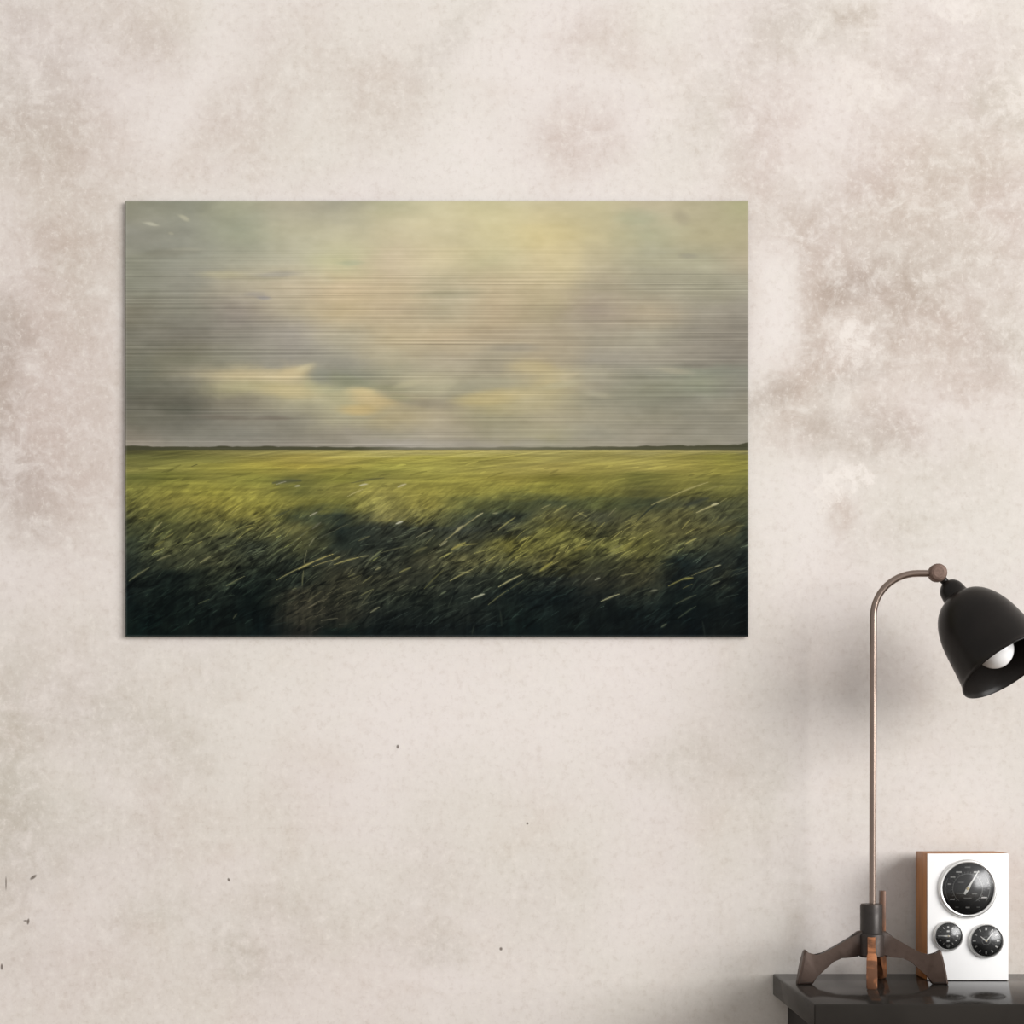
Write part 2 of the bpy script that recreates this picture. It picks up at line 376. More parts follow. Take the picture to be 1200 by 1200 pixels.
# soft cloud strokes: x, y, rx, ry, angle, colour, weight
CLOUDS = [
 (300,440,62,7,2,(202,186,150),.75),(345,436,20,6,-12,(206,188,148),.8),(357,431,11,3.5,-20,(210,196,158),.8),(300,452,50,7,4,(190,180,142),.6),
 (340,458,34,9,5,(204,186,140),.5),(372,452,16,8,20,(188,182,146),.6),(375,440,14,10,10,(146,146,134),.7),(385,425,30,8,0,(150,146,134),.5),
 (320,427,14,4,0,(150,146,134),.6),(412,448,26,7,12,(144,144,120),.75),(452,455,24,4,8,(156,152,124),.7),(398,462,12,5,0,(186,178,142),.7),
 (424,460,18,6,6,(216,196,148),.85),(436,470,26,7,8,(206,184,138),.8),(420,480,22,6,0,(206,180,126),.7),(470,467,16,4,10,(160,156,126),.6),
 (478,450,18,4,-15,(194,186,154),.6),(495,443,30,8,0,(188,178,148),.5),(506,474,34,5,5,(158,148,128),.6),(545,456,22,8,-20,(164,158,136),.5),
 (572,466,34,8,-6,(204,186,138),.7),(600,462,34,6,-4,(196,180,136),.5),(620,430,24,8,0,(196,178,134),.5),(605,408,30,5,0,(158,150,136),.5),
 (585,448,20,4,0,(166,160,136),.4),(655,452,24,4,-8,(184,176,146),.5),(668,440,12,3,-20,(190,176,146),.5),(700,462,18,4,10,(186,178,152),.4),
 (790,435,22,3.5,8,(168,160,138),.6),(815,428,20,4,0,(134,126,114),.5),(760,455,40,14,0,(146,144,124),.4),
 (176,262,9,1.8,10,(184,180,160),.9),(216,255,7,2.4,25,(182,178,156),.9),(201,273,3,1.6,15,(174,170,150),.7),
 (198,296,30,5,-3,(142,138,122),.6),(222,292,16,2,0,(170,166,148),.5),(325,322,24,3.5,-4,(160,154,142),.7),(300,345,12,3,0,(158,150,140),.6),
 (310,349,8,2,0,(150,146,148),.6),(300,327,34,3,0,(166,158,134),.5),(260,322,26,5,0,(190,180,146),.5),(190,470,44,9,4,(104,100,88),.6),
 (205,478,24,6,6,(98,96,84),.55),(165,430,14,22,30,(118,116,104),.4),(262,489,30,3,3,(116,106,94),.5),(320,490,20,2.5,0,(124,112,100),.5),
 (525,344,34,5,-4,(168,160,132),.5),(412,308,14,3,0,(178,182,152),.5),(806,300,10,3,0,(160,154,136),.6),(798,255,10,8,40,(168,158,134),.6),
 (745,255,24,9,0,(170,174,146),.4),(718,338,40,5,8,(168,158,134),.5),(660,300,20,30,0,(214,198,154),.4),
]
# bright or dark blades: x0,y0,x1,y1,width,colour,weight
BL = (168, 164, 118)
STROKES = [
 (224,547,232,544,.8,(88,86,44),.8),(151,590,160,584,.8,(90,88,44),.7),(177,624,190,612,1.3,(156,150,90),.8),(363,605,372,600,1.3,(176,172,142),.8),
 (320,566,352,563,3.4,(78,82,58),.7),(323,568,336,564,.9,(160,158,130),.7),(345,570,352,569,1.1,(204,200,172),.9),
 (421,569,431,567,1.3,(196,190,150),.9),(407,582,426,573,.9,(182,172,104),.8),(412,566,450,560,1.6,(92,90,50),.7),(466,571,476,567,1.5,(192,182,134),.9),
 (464,614,472,611,1.6,(196,194,166),.95),(515,639,566,601,1.1,(150,142,92),.85),(533,624,542,616,1.9,(168,160,110),.85),(558,606,566,601,1.5,(170,166,120),.8),
 (577,602,584,601,1.4,(150,150,104),.7),(584,621,604,606,1.2,(160,152,84),.8),(486,631,508,620,1.0,(130,128,92),.8),(498,638,510,627,1.0,(110,110,70),.7),
 (784,583,830,565,1.3,(164,156,90),.85),(763,592,786,583,1.2,(150,144,90),.8),(816,601,842,590,1.4,(172,164,106),.9),(834,592,842,590,1.9,(192,186,136),.9),(842,590,852,584,.8,(140,136,80),.7),
 (649,601,663,592,1.3,(164,158,86),.8),(633,597,646,591,1.0,(150,146,90),.7),(802,638,816,631,1.5,(168,160,84),.9),(828,574,848,568,1.0,(140,134,72),.7),
 (752,605,770,590,1.4,(36,44,38),.8),(745,612,760,598,1.0,(50,54,38),.8),(728,613,748,600,.9,(56,58,40),.7),(712,606,722,595,.8,(140,134,92),.6),
 (805,592,830,584,3.6,(50,56,48),.6),(676,600,688,606,1.2,(166,160,92),.5),(670,608,684,600,1.2,(160,154,84),.6),
 (151,681,175,665,1.4,(118,116,76),.8),(184,657,200,650,1.4,(128,124,82),.8),(234,660,247,652,1.5,(144,138,88),.8),(265,687,287,675,1.1,(112,110,72),.8),
 (324,680,362,661,1.0,(142,134,80),.85),(350,667,366,659,1.9,(176,162,88),.85),(362,661,391,649,1.1,(170,156,84),.9),(366,664,395,655,.9,(150,140,84),.8),
 (354,687,356,668,1.3,(104,102,66),.8),(356,662,360,644,1.0,(110,108,74),.8),(362,640,369,630,1.1,(130,128,92),.8),(232,708,246,702,1.1,(84,86,56),.7),
 (328,659,336,651,1.0,(104,104,74),.6),(360,706,378,692,1.0,(110,102,66),.6),(273,725,278,719,1.2,(84,84,58),.7),
 (391,662,421,653,1.3,(158,148,84),.9),(421,653,434,651,1.0,(140,134,84),.8),(391,656,399,652,1.4,(150,142,80),.8),(440,668,447,664,1.6,(146,140,92),.8),
 (421,699,438,690,1.1,(116,112,68),.8),(434,718,445,711,1.5,(126,122,88),.85),(468,671,482,665,1.4,(142,134,74),.8),(527,681,554,667,1.3,(150,142,84),.9),
 (584,688,612,673,1.3,(166,158,104),.95),(552,702,568,696,1.3,(160,156,120),.95),(560,699,567,696,1.8,(172,170,138),.8),(572,709,596,691,1.1,(108,104,62),.8),
 (598,690,614,680,1.0,(104,100,58),.7),(497,690,520,668,1.2,(102,98,52),.7),(445,687,470,675,1.0,(98,98,66),.7),(408,676,416,672,1.2,(122,118,72),.7),
 (446,648,478,640,1.2,(110,108,70),.6),(485,648,500,641,2.0,(112,108,62),.7),(516,640,524,634,1.7,(150,146,106),.8),(529,644,545,636,2.2,(166,154,70),.8),
 (704,705,726,696,1.4,(150,144,102),.95),(697,680,703,677,1.5,(140,138,112),.9),(762,693,770,691,1.6,(116,114,88),.9),(783,687,800,679,1.2,(130,122,60),.85),
 (798,679,812,677,1.8,(152,142,66),.85),(810,675,844,662,1.1,(108,102,62),.8),(838,664,845,662,1.3,(150,146,108),.9),(832,686,844,681,1.4,(108,106,76),.85),
 (792,708,816,697,1.4,(72,74,52),.85),(794,725,816,710,1.2,(62,66,46),.8),(775,735,781,731,1.7,(84,88,66),.85),(633,669,647,659,2.2,(158,148,62),.85),
 (674,645,688,640,2.4,(140,130,54),.8),(730,645,740,636,2.6,(132,124,52),.7),(716,644,730,638,1.2,(140,134,80),.6),(800,690,812,684,1.0,(96,92,50),.7),
 (862,674,876,669,1.1,(58,62,48),.8),(823,728,826,745,1.6,(34,38,32),.7),(586,716,588,734,1.6,(44,48,38),.6),(553,744,556,732,1.4,(50,54,42),.6),
 (182,640,192,634,2.0,(124,120,56),.7),(215,614,224,608,1.2,(134,130,70),.6),(245,628,258,626,1.2,(126,122,66),.7),(300,622,318,610,1.4,(142,136,76),.7),
 (322,606,340,598,1.6,(66,72,48),.7),(340,640,360,622,1.3,(104,106,74),.6),(366,620,376,612,1.6,(112,112,86),.7),(372,632,392,622,1.2,(92,96,72),.6),
 (420,634,434,628,1.4,(110,108,72),.7),(392,622,408,614,1.0,(96,98,68),.6),(700,712,720,700,.9,(40,44,32),.5),
]

def paint():
    yy, xx = np.mgrid[0:PH, 0:PW].astype(np.float32)
    X = xx + X0 + .5; Y = yy + Y0 + .5
    # sky
    wx = fbm(X / 42, Y / 22, 11, 5, .6) * 26; wy = fbm(X / 42, Y / 22, 21, 5, .6) * 14
    sky = grid_interp(SKX, SKY, np.array(SKC, float), X + wx, Y + wy)
    for (cx, cy, rx, ry, ang, c, w) in CLOUDS:
        a = math.radians(ang)
        dx = X + wx * .28 - cx; dy = Y + wy * .28 - cy
        u = (dx * math.cos(a) + dy * math.sin(a)) / rx; v = (-dx * math.sin(a) + dy * math.cos(a)) / ry
        k = (w * np.exp(-(u * u + v * v) ** 1.7 * .8))[..., None]
        sky = sky * (1 - k) + np.array(c, float) * k
    SU, SV = X * .94 + Y * .34, -X * .34 + Y * .94
    sky += (fbm(X / 56, Y / 26, 31, 5, .55) * 24 + fbm(X / 30, Y / 6, 33, 3) * 6)[..., None] * np.array([1, .97, .95])
    sky += fbm(X / 60, Y / 14, 41, 3)[..., None] * np.array([3, 2, -1])
    sky += (fbm(X / 15, Y / 9, 35, 3) * 9)[..., None] + np.array([-1, 1, 1.])
    # brushed grain of the metal shows through the light tones
    gr = np.random.RandomState(5)
    lines = np.zeros((PH, PW), np.float32)
    for s, ln in ((51, 170), (52, 110), (53, 320)):
        rowoff = gr.rand(PH, 1) * 1000
        u = X / ln + rowoff
        T = gr.rand(PH, 64).astype(np.float32)
        iu = np.floor(u).astype(int); f = u - iu; f = f * f * (3 - 2 * f)
        r = np.arange(PH)[:, None]
        lines += T[r, iu % 64] * (1 - f) + T[r, (iu + 1) % 64] * f - .5
    ker = sum(np.roll(lines, k, 0) for k in (-3, -2, -1, 0, 1, 2, 3)) / 7
    lines = lines - ker * .75
    lines = lines * .8 + np.roll(lines, 1, 0) * .2
    lines = np.sign(lines) * np.abs(lines) ** 1.35 * 1.15
    amp = np.clip((Y - 282) / 55, 0, 1) * np.clip((575 - Y) / 50, .12, 1)
    amp *= 1 - .25 * np.clip((Y - 440) / 60, 0, 1)
    # field
    th = math.radians(33)
    def rot(a): return X * math.cos(a) - Y * math.sin(a), X * math.sin(a) + Y * math.cos(a)
    bend = fbm(X / 90, Y / 60, 61, 2) * .5
    U, V = rot(th)
    dep = np.clip((Y - 528) / 90, 0, 1)
    dq = dep ** 1.5
    fx = fbm(U / 30, V / 10, 71, 4) * 24 * dq; fy = fbm(U / 30, V / 10, 81, 4) * 17 * dq + fbm(X / 50, Y / 5, 83, 2) * 8
    fld = grid_interp(FDX, FDY, np.array(FDC, float), X + fx, Y + fy)
    tex = (fbm(U / 10, V / 1.7, 91, 3) * 1.05 + fbm(U / 30, V / 5, 95, 3) * .7)
    U2, V2 = rot(math.radians(50)); tex2 = fbm(U2 / 11, V2 / 2.4, 98, 3)
    U3, V3 = rot(math.radians(8)); tex0 = fbm(U3 / 60, V3 / 1.8, 99, 3)
    clump = np.clip(.5 + 2.2 * fbm(U / 40, V / 22, 121, 3), 0.05, 1.15)
    mid = np.clip((Y - 560) / 75, 0, 1) * np.clip((765 - Y) / 100, .3, 1) * (.35 + .75 * clump)
    blot = fbm(X / 9, Y / 8, 131, 4)
    fld *= 1 + (tex * 1.0 * mid + tex2 * .6 * mid + blot * .95 * mid)[..., None]
    low = np.clip((Y - 655) / 60, 0, 1)
    fld *= 1 + (fbm(X / 4.5, Y / 26, 135, 3) * .8 * low)[..., None]
    fld *= 1 + (tex0 * .34 * (1 - dep))[..., None] + (tex * .22 * (1 - mid) * dep)[..., None]
    fld += (fbm(X / 24, Y / 16, 105, 3) * 16 * dep)[..., None] * np.array([1, .95, .55])
    g_ = fld.mean(-1, keepdims=True); ds = (.08 + .14 * np.clip((Y - 600) / 80, 0, 1))[..., None]
    fld = fld * (1 - ds) + g_ * ds
    fld *= (1 + .09 * np.exp(-((Y - 556) / 28) ** 2))[..., None] * np.array([.995, 1.0, 1.03])
    fld *= 1 + (fbm(X / 70, Y / 3.0, 141, 3) * .30 * np.clip((605 - Y) / 40, 0, 1))[..., None]
    # random blades
    rs = np.random.RandomState(17)
    def stroke(img, x0, y0, x1, y1, w, c, k, taper=True, rel=None):
        pad = 4 * w + 2
        a0, a1 = int(max(0, min(x0, x1) - X0 - pad)), int(min(PW, max(x0, x1) - X0 + pad))
        b0, b1 = int(max(0, min(y0, y1) - Y0 - pad)), int(min(PH, max(y0, y1) - Y0 + pad))
        if a1 <= a0 or b1 <= b0: return
        xs = X[b0:b1, a0:a1]; ys = Y[b0:b1, a0:a1]
        dx, dy = x1 - x0, y1 - y0; L2 = dx * dx + dy * dy + 1e-6
        t = np.clip(((xs - x0) * dx + (ys - y0) * dy) / L2, 0, 1)
        # slightly bowed blade
        bow = .018 * math.sqrt(L2) * 4 * t * (1 - t)
        px = x0 + t * dx + bow * dy / math.sqrt(L2); py = y0 + t * dy - bow * dx / math.sqrt(L2)
        d = np.hypot(xs - px, ys - py)
        ww = w * (.45 + .75 * np.sin(np.pi * np.clip(t, .04, .96))) if taper else w
        kk = (k * np.exp(-(d / ww) ** 2))[..., None]
        seg = img[b0:b1, a0:a1]
        tgt = seg * rel if rel is not None else np.array(c, float)
        img[b0:b1, a0:a1] = seg * (1 - kk) + tgt * kk
    bright = np.array([176, 168, 96.])
    for _ in range(4200):
        x = X0 + rs.rand() * PW; y = 590 + (rs.rand() ** 1.15) * 152; kk_ = min(1, (y - 585) / 45)
        ln = 5 + rs.rand() * 16 * min(1, (y - 560) / 70); a = math.radians(32 + rs.randn() * 11)
        s = fld[int(min(PH - 1, y - Y0)), int(min(PW - 1, x - X0))]
        if rs.rand() > clump[int(min(PH - 1, y - Y0)), int(min(PW - 1, x - X0))] + .12: continue
        if rs.rand() < .55:
            c = s * (1.35 + .95 * rs.rand() ** 2) + np.array([9, 9, 5.]) * (0.3 if y > 700 else 1)
            stroke(fld, x, y, x + ln * math.cos(a), y - ln * math.sin(a), .42 + rs.rand() * .42, np.minimum(c, bright), (.3 + .5 * rs.rand()) * kk_)
        else:
            stroke(fld, x, y, x + ln * math.cos(a), y - ln * math.sin(a), .6 + rs.rand() * .8, s * .5, (.35 + .4 * rs.rand()) * kk_)
    for _ in range(120):
        x = X0 + rs.rand() * PW; y = 545 + rs.rand() * 55
        ln = 6 + rs.rand() * 16; a = math.radians(14 + rs.randn() * 6)
        s = fld[int(y - Y0), int(min(PW - 1, x - X0))]
        stroke(fld, x, y, x + ln * math.cos(a), y - ln * math.sin(a), .8 + rs.rand() * .5, s * (1.2 if rs.rand() < .5 else .75), .5)
    for (a, b, c, d, w, colr, k) in STROKES:
        stroke(fld, a, b, c, d, w * .68, tuple(.82 * q + .18 * (sum(colr) / 3 + 8) for q in colr), min(1, k * 1.05))
    # horizon with its low hedge line
    img = np.where((Y < 527.3)[..., None], sky, fld)
    hz = 524.6 - 1.6 * np.clip((X - 740) / 137, 0, 1)
    prof = fbm(X / 26, Y * 0, 111, 3) * 5.5
    thick = np.interp(X, [147, 200, 330, 400, 480, 560, 640, 720, 760, 820, 877], [2.6, 2.0, 2.1, 1.7, 1.0, 1.2, 1.4, 2.0, 2.8, 2.6, 4.2])
    top = hz - thick * .7 - np.abs(prof) * (thick / 3)
    k = np.clip((Y - top) / 1.4, 0, 1) * np.clip((527.8 - Y) / 1.3, 0, 1)
    k *= np.interp(X, [147, 420, 470, 560, 620, 740, 877], [.92, .85, .45, .4, .55, .85, .9])
    img = img * (1 - k[..., None]) + np.array([66, 66, 46.]) * k[..., None]
    k2 = np.exp(-((Y - 528.8) / 1.0) ** 2) * np.clip((X - 380) / 150, 0, .6)
    img = img * (1 - k2[..., None]) + np.array([178, 166, 104.]) * k2[..., None]
    img = img * (1 + (lines * amp)[..., None] * .085) + (lines * amp)[..., None] * 6
    # hairline border of the cut sheet
    e = np.minimum(np.minimum(X - X0, X0 + PW - X), np.minimum(Y - Y0, Y0 + PH - Y))
    kb = ((e > .4) & (e < 1.6))[..., None] * .13
    img = img * (1 - kb) + np.array([196, 192, 190.]) * kb
    img = img + np.array([-3, 1, 2.]) * np.clip((Y - 600) / 100, 0, 1)[..., None]
    img = np.clip(img, 3, 250) / 255.
    return np.where(img <= .04045, img / 12.92, ((img + .055) / 1.055) ** 2.4)

def build_print():
    yb, yf = -0.0046, -0.0074
    fl, br_ = W(147, 235, yf), W(877, 746, yf)
    root = thing('metal_wall_print', 'wide brushed metal print of green windswept field under cloudy sky hung on plaster wall', 'wall art', ((fl.x + br_.x) / 2, 0, (fl.z + br_.z) / 2))
    c = root.location
    w, h = br_.x - fl.x, fl.z - br_.z
    img = paint()
    xs = np.linspace(-w / 2, w / 2, PW + 1); zs = np.linspace(h / 2, -h / 2, PH + 1)
    Xg, Zg = np.meshgrid(xs, zs)
    nfr = (PW + 1) * (PH + 1)
    front = np.stack([Xg, np.full_like(Xg, yf), Zg], -1).reshape(-1, 3)
    # rim: four sides and the back close the sheet
    idx = np.arange(nfr).reshape(PH + 1, PW + 1)
    quads = np.stack([idx[:-1, :-1], idx[1:, :-1], idx[1:, 1:], idx[:-1, 1:]], -1).reshape(-1, 4)
    loop = np.concatenate([idx[0, :-1], idx[:-1, -1], idx[-1, :0:-1], idx[:0:-1, 0]])
    back = front[loop].copy(); back[:, 1] = yb
    bi = nfr + np.arange(len(loop))
    side = np.stack([loop, np.roll(loop, -1), np.roll(bi, -1), bi], -1)
    verts = np.concatenate([front, back])
    ctr = len(verts); verts = np.concatenate([verts, [[0, yb, 0]]])
    tri = np.stack([bi, np.roll(bi, -1), np.full(len(bi), ctr)], -1)
    me = bpy.data.meshes.new('printed_panel')
    me.vertices.add(len(verts)); me.vertices.foreach_set('co', verts.astype(np.float32).ravel())
    allq = np.concatenate([quads, side])
    nl = allq.size + tri.size
    me.loops.add(nl); me.loops.foreach_set('vertex_index', np.concatenate([allq.ravel(), tri.ravel()]).astype(np.int32))
    nf = len(allq) + len(tri)
    me.polygons.add(nf)
    st = np.concatenate([np.arange(len(allq)) * 4, len(allq) * 4 + np.arange(len(tri)) * 3])
    me.polygons.foreach_set('loop_start', st.astype(np.int32))
    me.update(calc_edges=True); me.validate()
    # print ink per face
    att = me.attributes.new('ink', 'FLOAT_COLOR', 'FACE')
    full = np.ones((nf, 4), np.float32); full[:len(quads), :3] = img.reshape(-1, 3) * .745
    full[len(quads):, :3] = (.30, .30, .29)
    att.data.foreach_set('color', full.ravel())
    t = NT('printed_brushed_aluminium')
    at = t.n('ShaderNodeAttribute'); at.attribute_name = 'ink'
    tc = t.n('ShaderNodeTexCoord')
    mp = t.n('ShaderNodeMapping'); mp.inputs['Scale'].default_value = (3, 1, 900); t.link(tc.outputs['Object'], mp.inputs['Vector'])
    ns = t.noise(mp.outputs[0], 1.0, 3, .6)
    t.link(t.ramp(ns.outputs['Fac'], .3, .7, .50, .62), t.b.inputs['Roughness'])
    t.b.inputs['Specular IOR Level'].default_value = .04
    t.link(at.outputs['Color'], t.b.inputs['Base Color'])
    p = mk_obj('printed_panel', me, t.m, root)
    bm = bmesh.new()
    bw, bh = w / 2 - .06, h / 2 - .06
    for x0, x1, z0, z1 in ((-bw, bw, bh - .02, bh), (-bw, bw, -bh, -bh + .02), (-bw, -bw + .02, -bh + .02, bh - .02), (bw - .02, bw, -bh + .02, bh - .02)):
        add_box(bm, x0, x1, -.0046, 0, z0, z1)
    bm_obj('hanging_frame', bm, plain('mill_aluminium', (.5, .5, .5, 1), .4, 1.0), root)
    return root
build_print()

# ------------------------------------------------------------------ side table
TX0, TX1 = W(905.5, 1141).x, W(905.5, 1141).x + 1.15
TD = 0.345
black = plain('black_lacquer', rgb(46, 43, 40), .12, 0, .5, .10, 14, ior=1.085)
black2 = plain('black_painted_wood', rgb(34, 31, 29), .5, 0, .1, .15, 14)
tb = thing('side_table', 'glossy black table against the wall carrying lamp and dial instrument', 'table', ((TX0 + TX1) / 2, -TD / 2, 0))
hx, hy = (TX1 - TX0) / 2, TD / 2
bm = bmesh.new(); add_box(bm, -hx, hx, -hy, hy - .001, DESK - .031, DESK, .0022, 3)
bm_obj('tabletop', bm, black, tb, smooth=.6)
bm = bmesh.new(); add_box(bm, -hx + .021, hx - .021, -hy + .021, hy - .004, DESK - .15, DESK - .0312, .001, 1)
bm_obj('apron', bm, black2, tb)
bm = bmesh.new(); add_box(bm, -.28, .28, -hy + .013, -hy + .0208, DESK - .135, DESK - .046, .002, 2)
dr = bm_obj('drawer', bm, black2, tb)
bm = bmesh.new(); lathe(bm, [(0, 0), (.006, 0), (.005, .008), (.011, .014), (.013, .02), (.009, .026), (0, .027)], 32, Matrix.Translation((0, -hy + .013, DESK - .09)) @ Matrix.Rotation(math.pi / 2, 4, 'X'))
bm_obj('knob', bm, plain('dark_brass', rgb(110, 84, 52), .35, 1), dr, smooth=.7)
for sx in (-1, 1):
    for sy in (-1, 1):
        bm = bmesh.new()
        cx, cy = sx * (hx - .045), (-hy + .045 if sy < 0 else hy - .028)
        r = bmesh.ops.create_cube(bm, size=1)
        for v in r['verts']:
            k = .044 if v.co.z > 0 else .028
            v.co = Vector((cx + v.co.x * k, cy + v.co.y * k, (DESK - .1502) if v.co.z > 0 else 0.0))
        bmesh.ops.bevel(bm, geom=list(bm.edges), offset=.002, segments=2, affect='EDGES')
        bm_obj('leg', bm, black2, tb)

# ------------------------------------------------------------------ lamp
def iron(name, dark, copper, amount, metal=.75, rough=.42):
    t = NT(name); t.set(Metallic=metal, Roughness=rough)
    tc = t.n('ShaderNodeTexCoord')
    n1 = t.noise(tc.outputs['Object'], 34, 6, .6, .6).outputs['Fac']
    n2 = t.noise(tc.outputs['Object'], 160, 4, .6).outputs['Fac']
    geo = t.n('ShaderNodeNewGeometry')
    edge = t.ramp(geo.outputs['Pointiness'], .52, .60)
    f = t.math('ADD', t.ramp(n1, .62 - amount, .80 - amount * .8), t.math('MULTIPLY', edge, .25), True)
    col = t.mix(f, dark, copper)
    col = t.mix(t.ramp(n2, .5, .75, 0, .5), col, (.6, .55, .5, 1), 'MULTIPLY')
    t.link(col, t.b.inputs['Base Color'])
    t.link(t.ramp(n1, .3, .7, rough - .1, rough + .12), t.b.inputs['Roughness'])
    t.bump(n2, .15, .001)
    return t.m
iron_dark = iron('cast_iron', rgb(50, 45, 42), rgb(112, 80, 60), -.05, .45)
iron_copper = iron('worn_coppery_iron', rgb(84, 60, 46), rgb(176, 116, 78), .20, .5)
steel = plain('bronzed_steel_tube', rgb(134, 118, 108), .28, .85, .5, .06, 30)
knobm = plain('brown_knurled_bronze', rgb(112, 92, 82), .62, .3, .3, .14, 420)
shade_m = plain('matt_black_enamel', rgb(29, 26, 24), .30, 0, .13, .08, 40)
LY = -0.125
LS = PPM * D / (D + LY)
lx = (1021 - 600) / LS
lamp = thing('desk_lamp', 'black bell shade desk lamp with gooseneck pole and four footed iron base on black table', 'lamp', (lx, LY, DESK))
sm = 1 / LS

# hub
bm = bmesh.new()
R = 13 * sm
prof = [(R * 1.0, .037), (R * 1.16, .039), (R * 1.17, .066), (R * 1.14, .068), (R * .99, .070), (R, .1075), (R * .93, .110), (R * .42, .1105)]
lathe(bm, prof, 40, None, True, True)
bm_obj('base_hub', bm, iron_dark, lamp, smooth=.5)

LEG = [(6, 64), (17, 61.5), (26, 54.5), (42, 45), (58, 36.5), (66, 32), (71, 33), (75, 37), (78.5, 40.5), (80.5, 39), (82, 32), (85.5, 16), (88.5, 1.5), (88, 0), (71, 0), (69, 1.5),
       (65, 9), (62, 15), (56, 20.5), (46, 26), (36, 30.5), (28, 33.5), (18, 34.5), (8, 34), (4, 36)]
LEGBACK = [(4, 108), (13, 108), (15, 100), (15, 64)] + LEG[2:]
def make_leg(name, ang, scale, pts, mat, th=.0125, label=None):
    bm = bmesh.new()
    zs = 1.0
    P = [(p[0] * sm * scale if p[0] > 13 else p[0] * sm, p[1] * sm) for p in pts]
    f, b = [], []
    def half(x):
        # the casting is thin along the arch and broadens at hub and foot
        q = x / (88 * sm * scale)
        return th / 2 * (1.0 if q < .25 else (.82 if q < .7 else .82 + (q - .7) * 1.3))
    for x, z in P:
        f.append(bm.verts.new((x, -half(x), z))); b.append(bm.verts.new((x, half(x), z)))
    f1 = bm.faces.new(f); f2 = bm.faces.new(b[::-1])
    n = len(P)
    for i in range(n):
        j = (i + 1) % n
        bm.faces.new((f[j], f[i], b[i], b[j]))
    rim = [e for e in bm.edges if (e.verts[0] in f and e.verts[1] in f) or (e.verts[0] in b and e.verts[1] in b)]
    bmesh.ops.bevel(bm, geom=rim, offset=.0030, segments=3, profile=.5, affect='EDGES')
    bmesh.ops.triangulate(bm, faces=[q for q in bm.faces if len(q.verts) > 4])
    bmesh.ops.rotate(bm, verts=bm.verts, cent=(0, 0, 0), matrix=Matrix.Rotation(ang, 3, 'Z'))
    o = bm_obj(name, bm, mat, lamp, smooth=.55)
    if label: o['label'] = label
    return o
make_leg('leg', math.radians(180 + 3), 1.0, LEG, iron_dark)
make_leg('leg', math.radians(-3), 1.0, LEG, iron_dark)
make_leg('leg', math.radians(-101), .62, LEG, iron_copper, label='coppery worn front leg')
make_leg('leg', math.radians(68), .80, LEG, iron_copper, label='coppery worn back leg')
bm = bmesh.new(); add_box(bm, 11.0 * sm, 17.5 * sm, 1 * sm, 11 * sm, 50 * sm, 109 * sm, .0012, 2)
bm_obj('hub_rib', bm, iron('brown_iron', rgb(70, 54, 44), rgb(140, 92, 62), .12, .4), lamp, smooth=.5)['label'] = 'coppery rib up the hub'

# pole with bend
pr = 4.0 * sm
def Lp(px, py): return Vector(((px - 1021) * sm, 0, EYE + (HY - py) * sm - DESK))
zt = Lp(1023.5, 722).z; xp = Lp(1023.5, 722).x; xe = Lp(1092, 672).x; ze = Lp(1092, 672).z
pts = [(Lp(1022.5, 1062).x, 0, .108)] + [(Lp(1022.5, 1062).x + (xp - Lp(1022.5, 1062).x) * k / 8, 0, .108 + (zt - .108) * k / 8) for k in range(1, 9)]
rx_, rz_ = 52 * sm, ze - zt
for k in range(1, 15):
    a = math.pi / 2 * k / 14
    pts.append((xp + rx_ * (1 - math.cos(a)), 0, zt + rz_ * math.sin(a)))
pts.append((xe, 0, ze))
bm = bmesh.new(); tube(bm, pts, pr, 24)
bm_obj('pole', bm, steel, lamp, smooth=.8)
# hinge knob: knurled round barrel facing the viewer
bm = bmesh.new()
kc = Lp(1098.5, 671.5); kr = 10.8 * sm
lathe(bm, [(0, -.010), (kr * .55, -.010), (kr * .8, -.0088), (kr * .97, -.006), (kr, -.003), (kr, .003), (kr * .97, .006), (kr * .8, .0088), (kr * .55, .010), (0, .010)], 22,
      Matrix.Translation(kc) @ Matrix.Rotation(math.pi / 2, 4, 'X'))
kb = bm_obj('hinge_knob', bm, knobm, lamp, smooth=.35)
kb['label'] = 'brown bronze hinge knob'

# shade
ax = Vector((.43, -.43, -.794)).normalized()
neck = Vector((W(1119.2, 697.5, LY - .005))) - lamp.location
side = ax.cross(Vector((0, 1, 0))).normalized(); up = side.cross(ax)
M = Matrix((( side.x, up.x, ax.x, neck.x), (side.y, up.y, ax.y, neck.y), (side.z, up.z, ax.z, neck.z), (0, 0, 0, 1)))
KA, KR = 2.06e-4, 1.916e-4
outer = [(-112, 0), (-108, 34), (-90, 62), (-55, 84), (0, 93), (18, 98), (30, 106), (42, 132), (68, 174), (115, 216), (180, 252), (270, 282), (370, 299), (463, 312), (540, 324), (585, 334), (608, 345)]
inner = [(615, 349), (623, 348), (626, 343), (620, 337), (590, 326), (540, 319), (463, 304), (370, 291), (270, 275), (180, 247), (115, 205), (70, 162), (50, 130), (38, 96), (34, 40), (30, 0)]
po = catmull([(r * KR, a * KA) for a, r in outer], 4)
pi_ = [(r * KR, a * KA) for a, r in inner]
bm = bmesh.new(); lathe(bm, [(max(r, 0), h) for r, h in po] + pi_, 96, M)
sh = bm_obj('lamp_shade', bm, shade_m, lamp, smooth=.9)
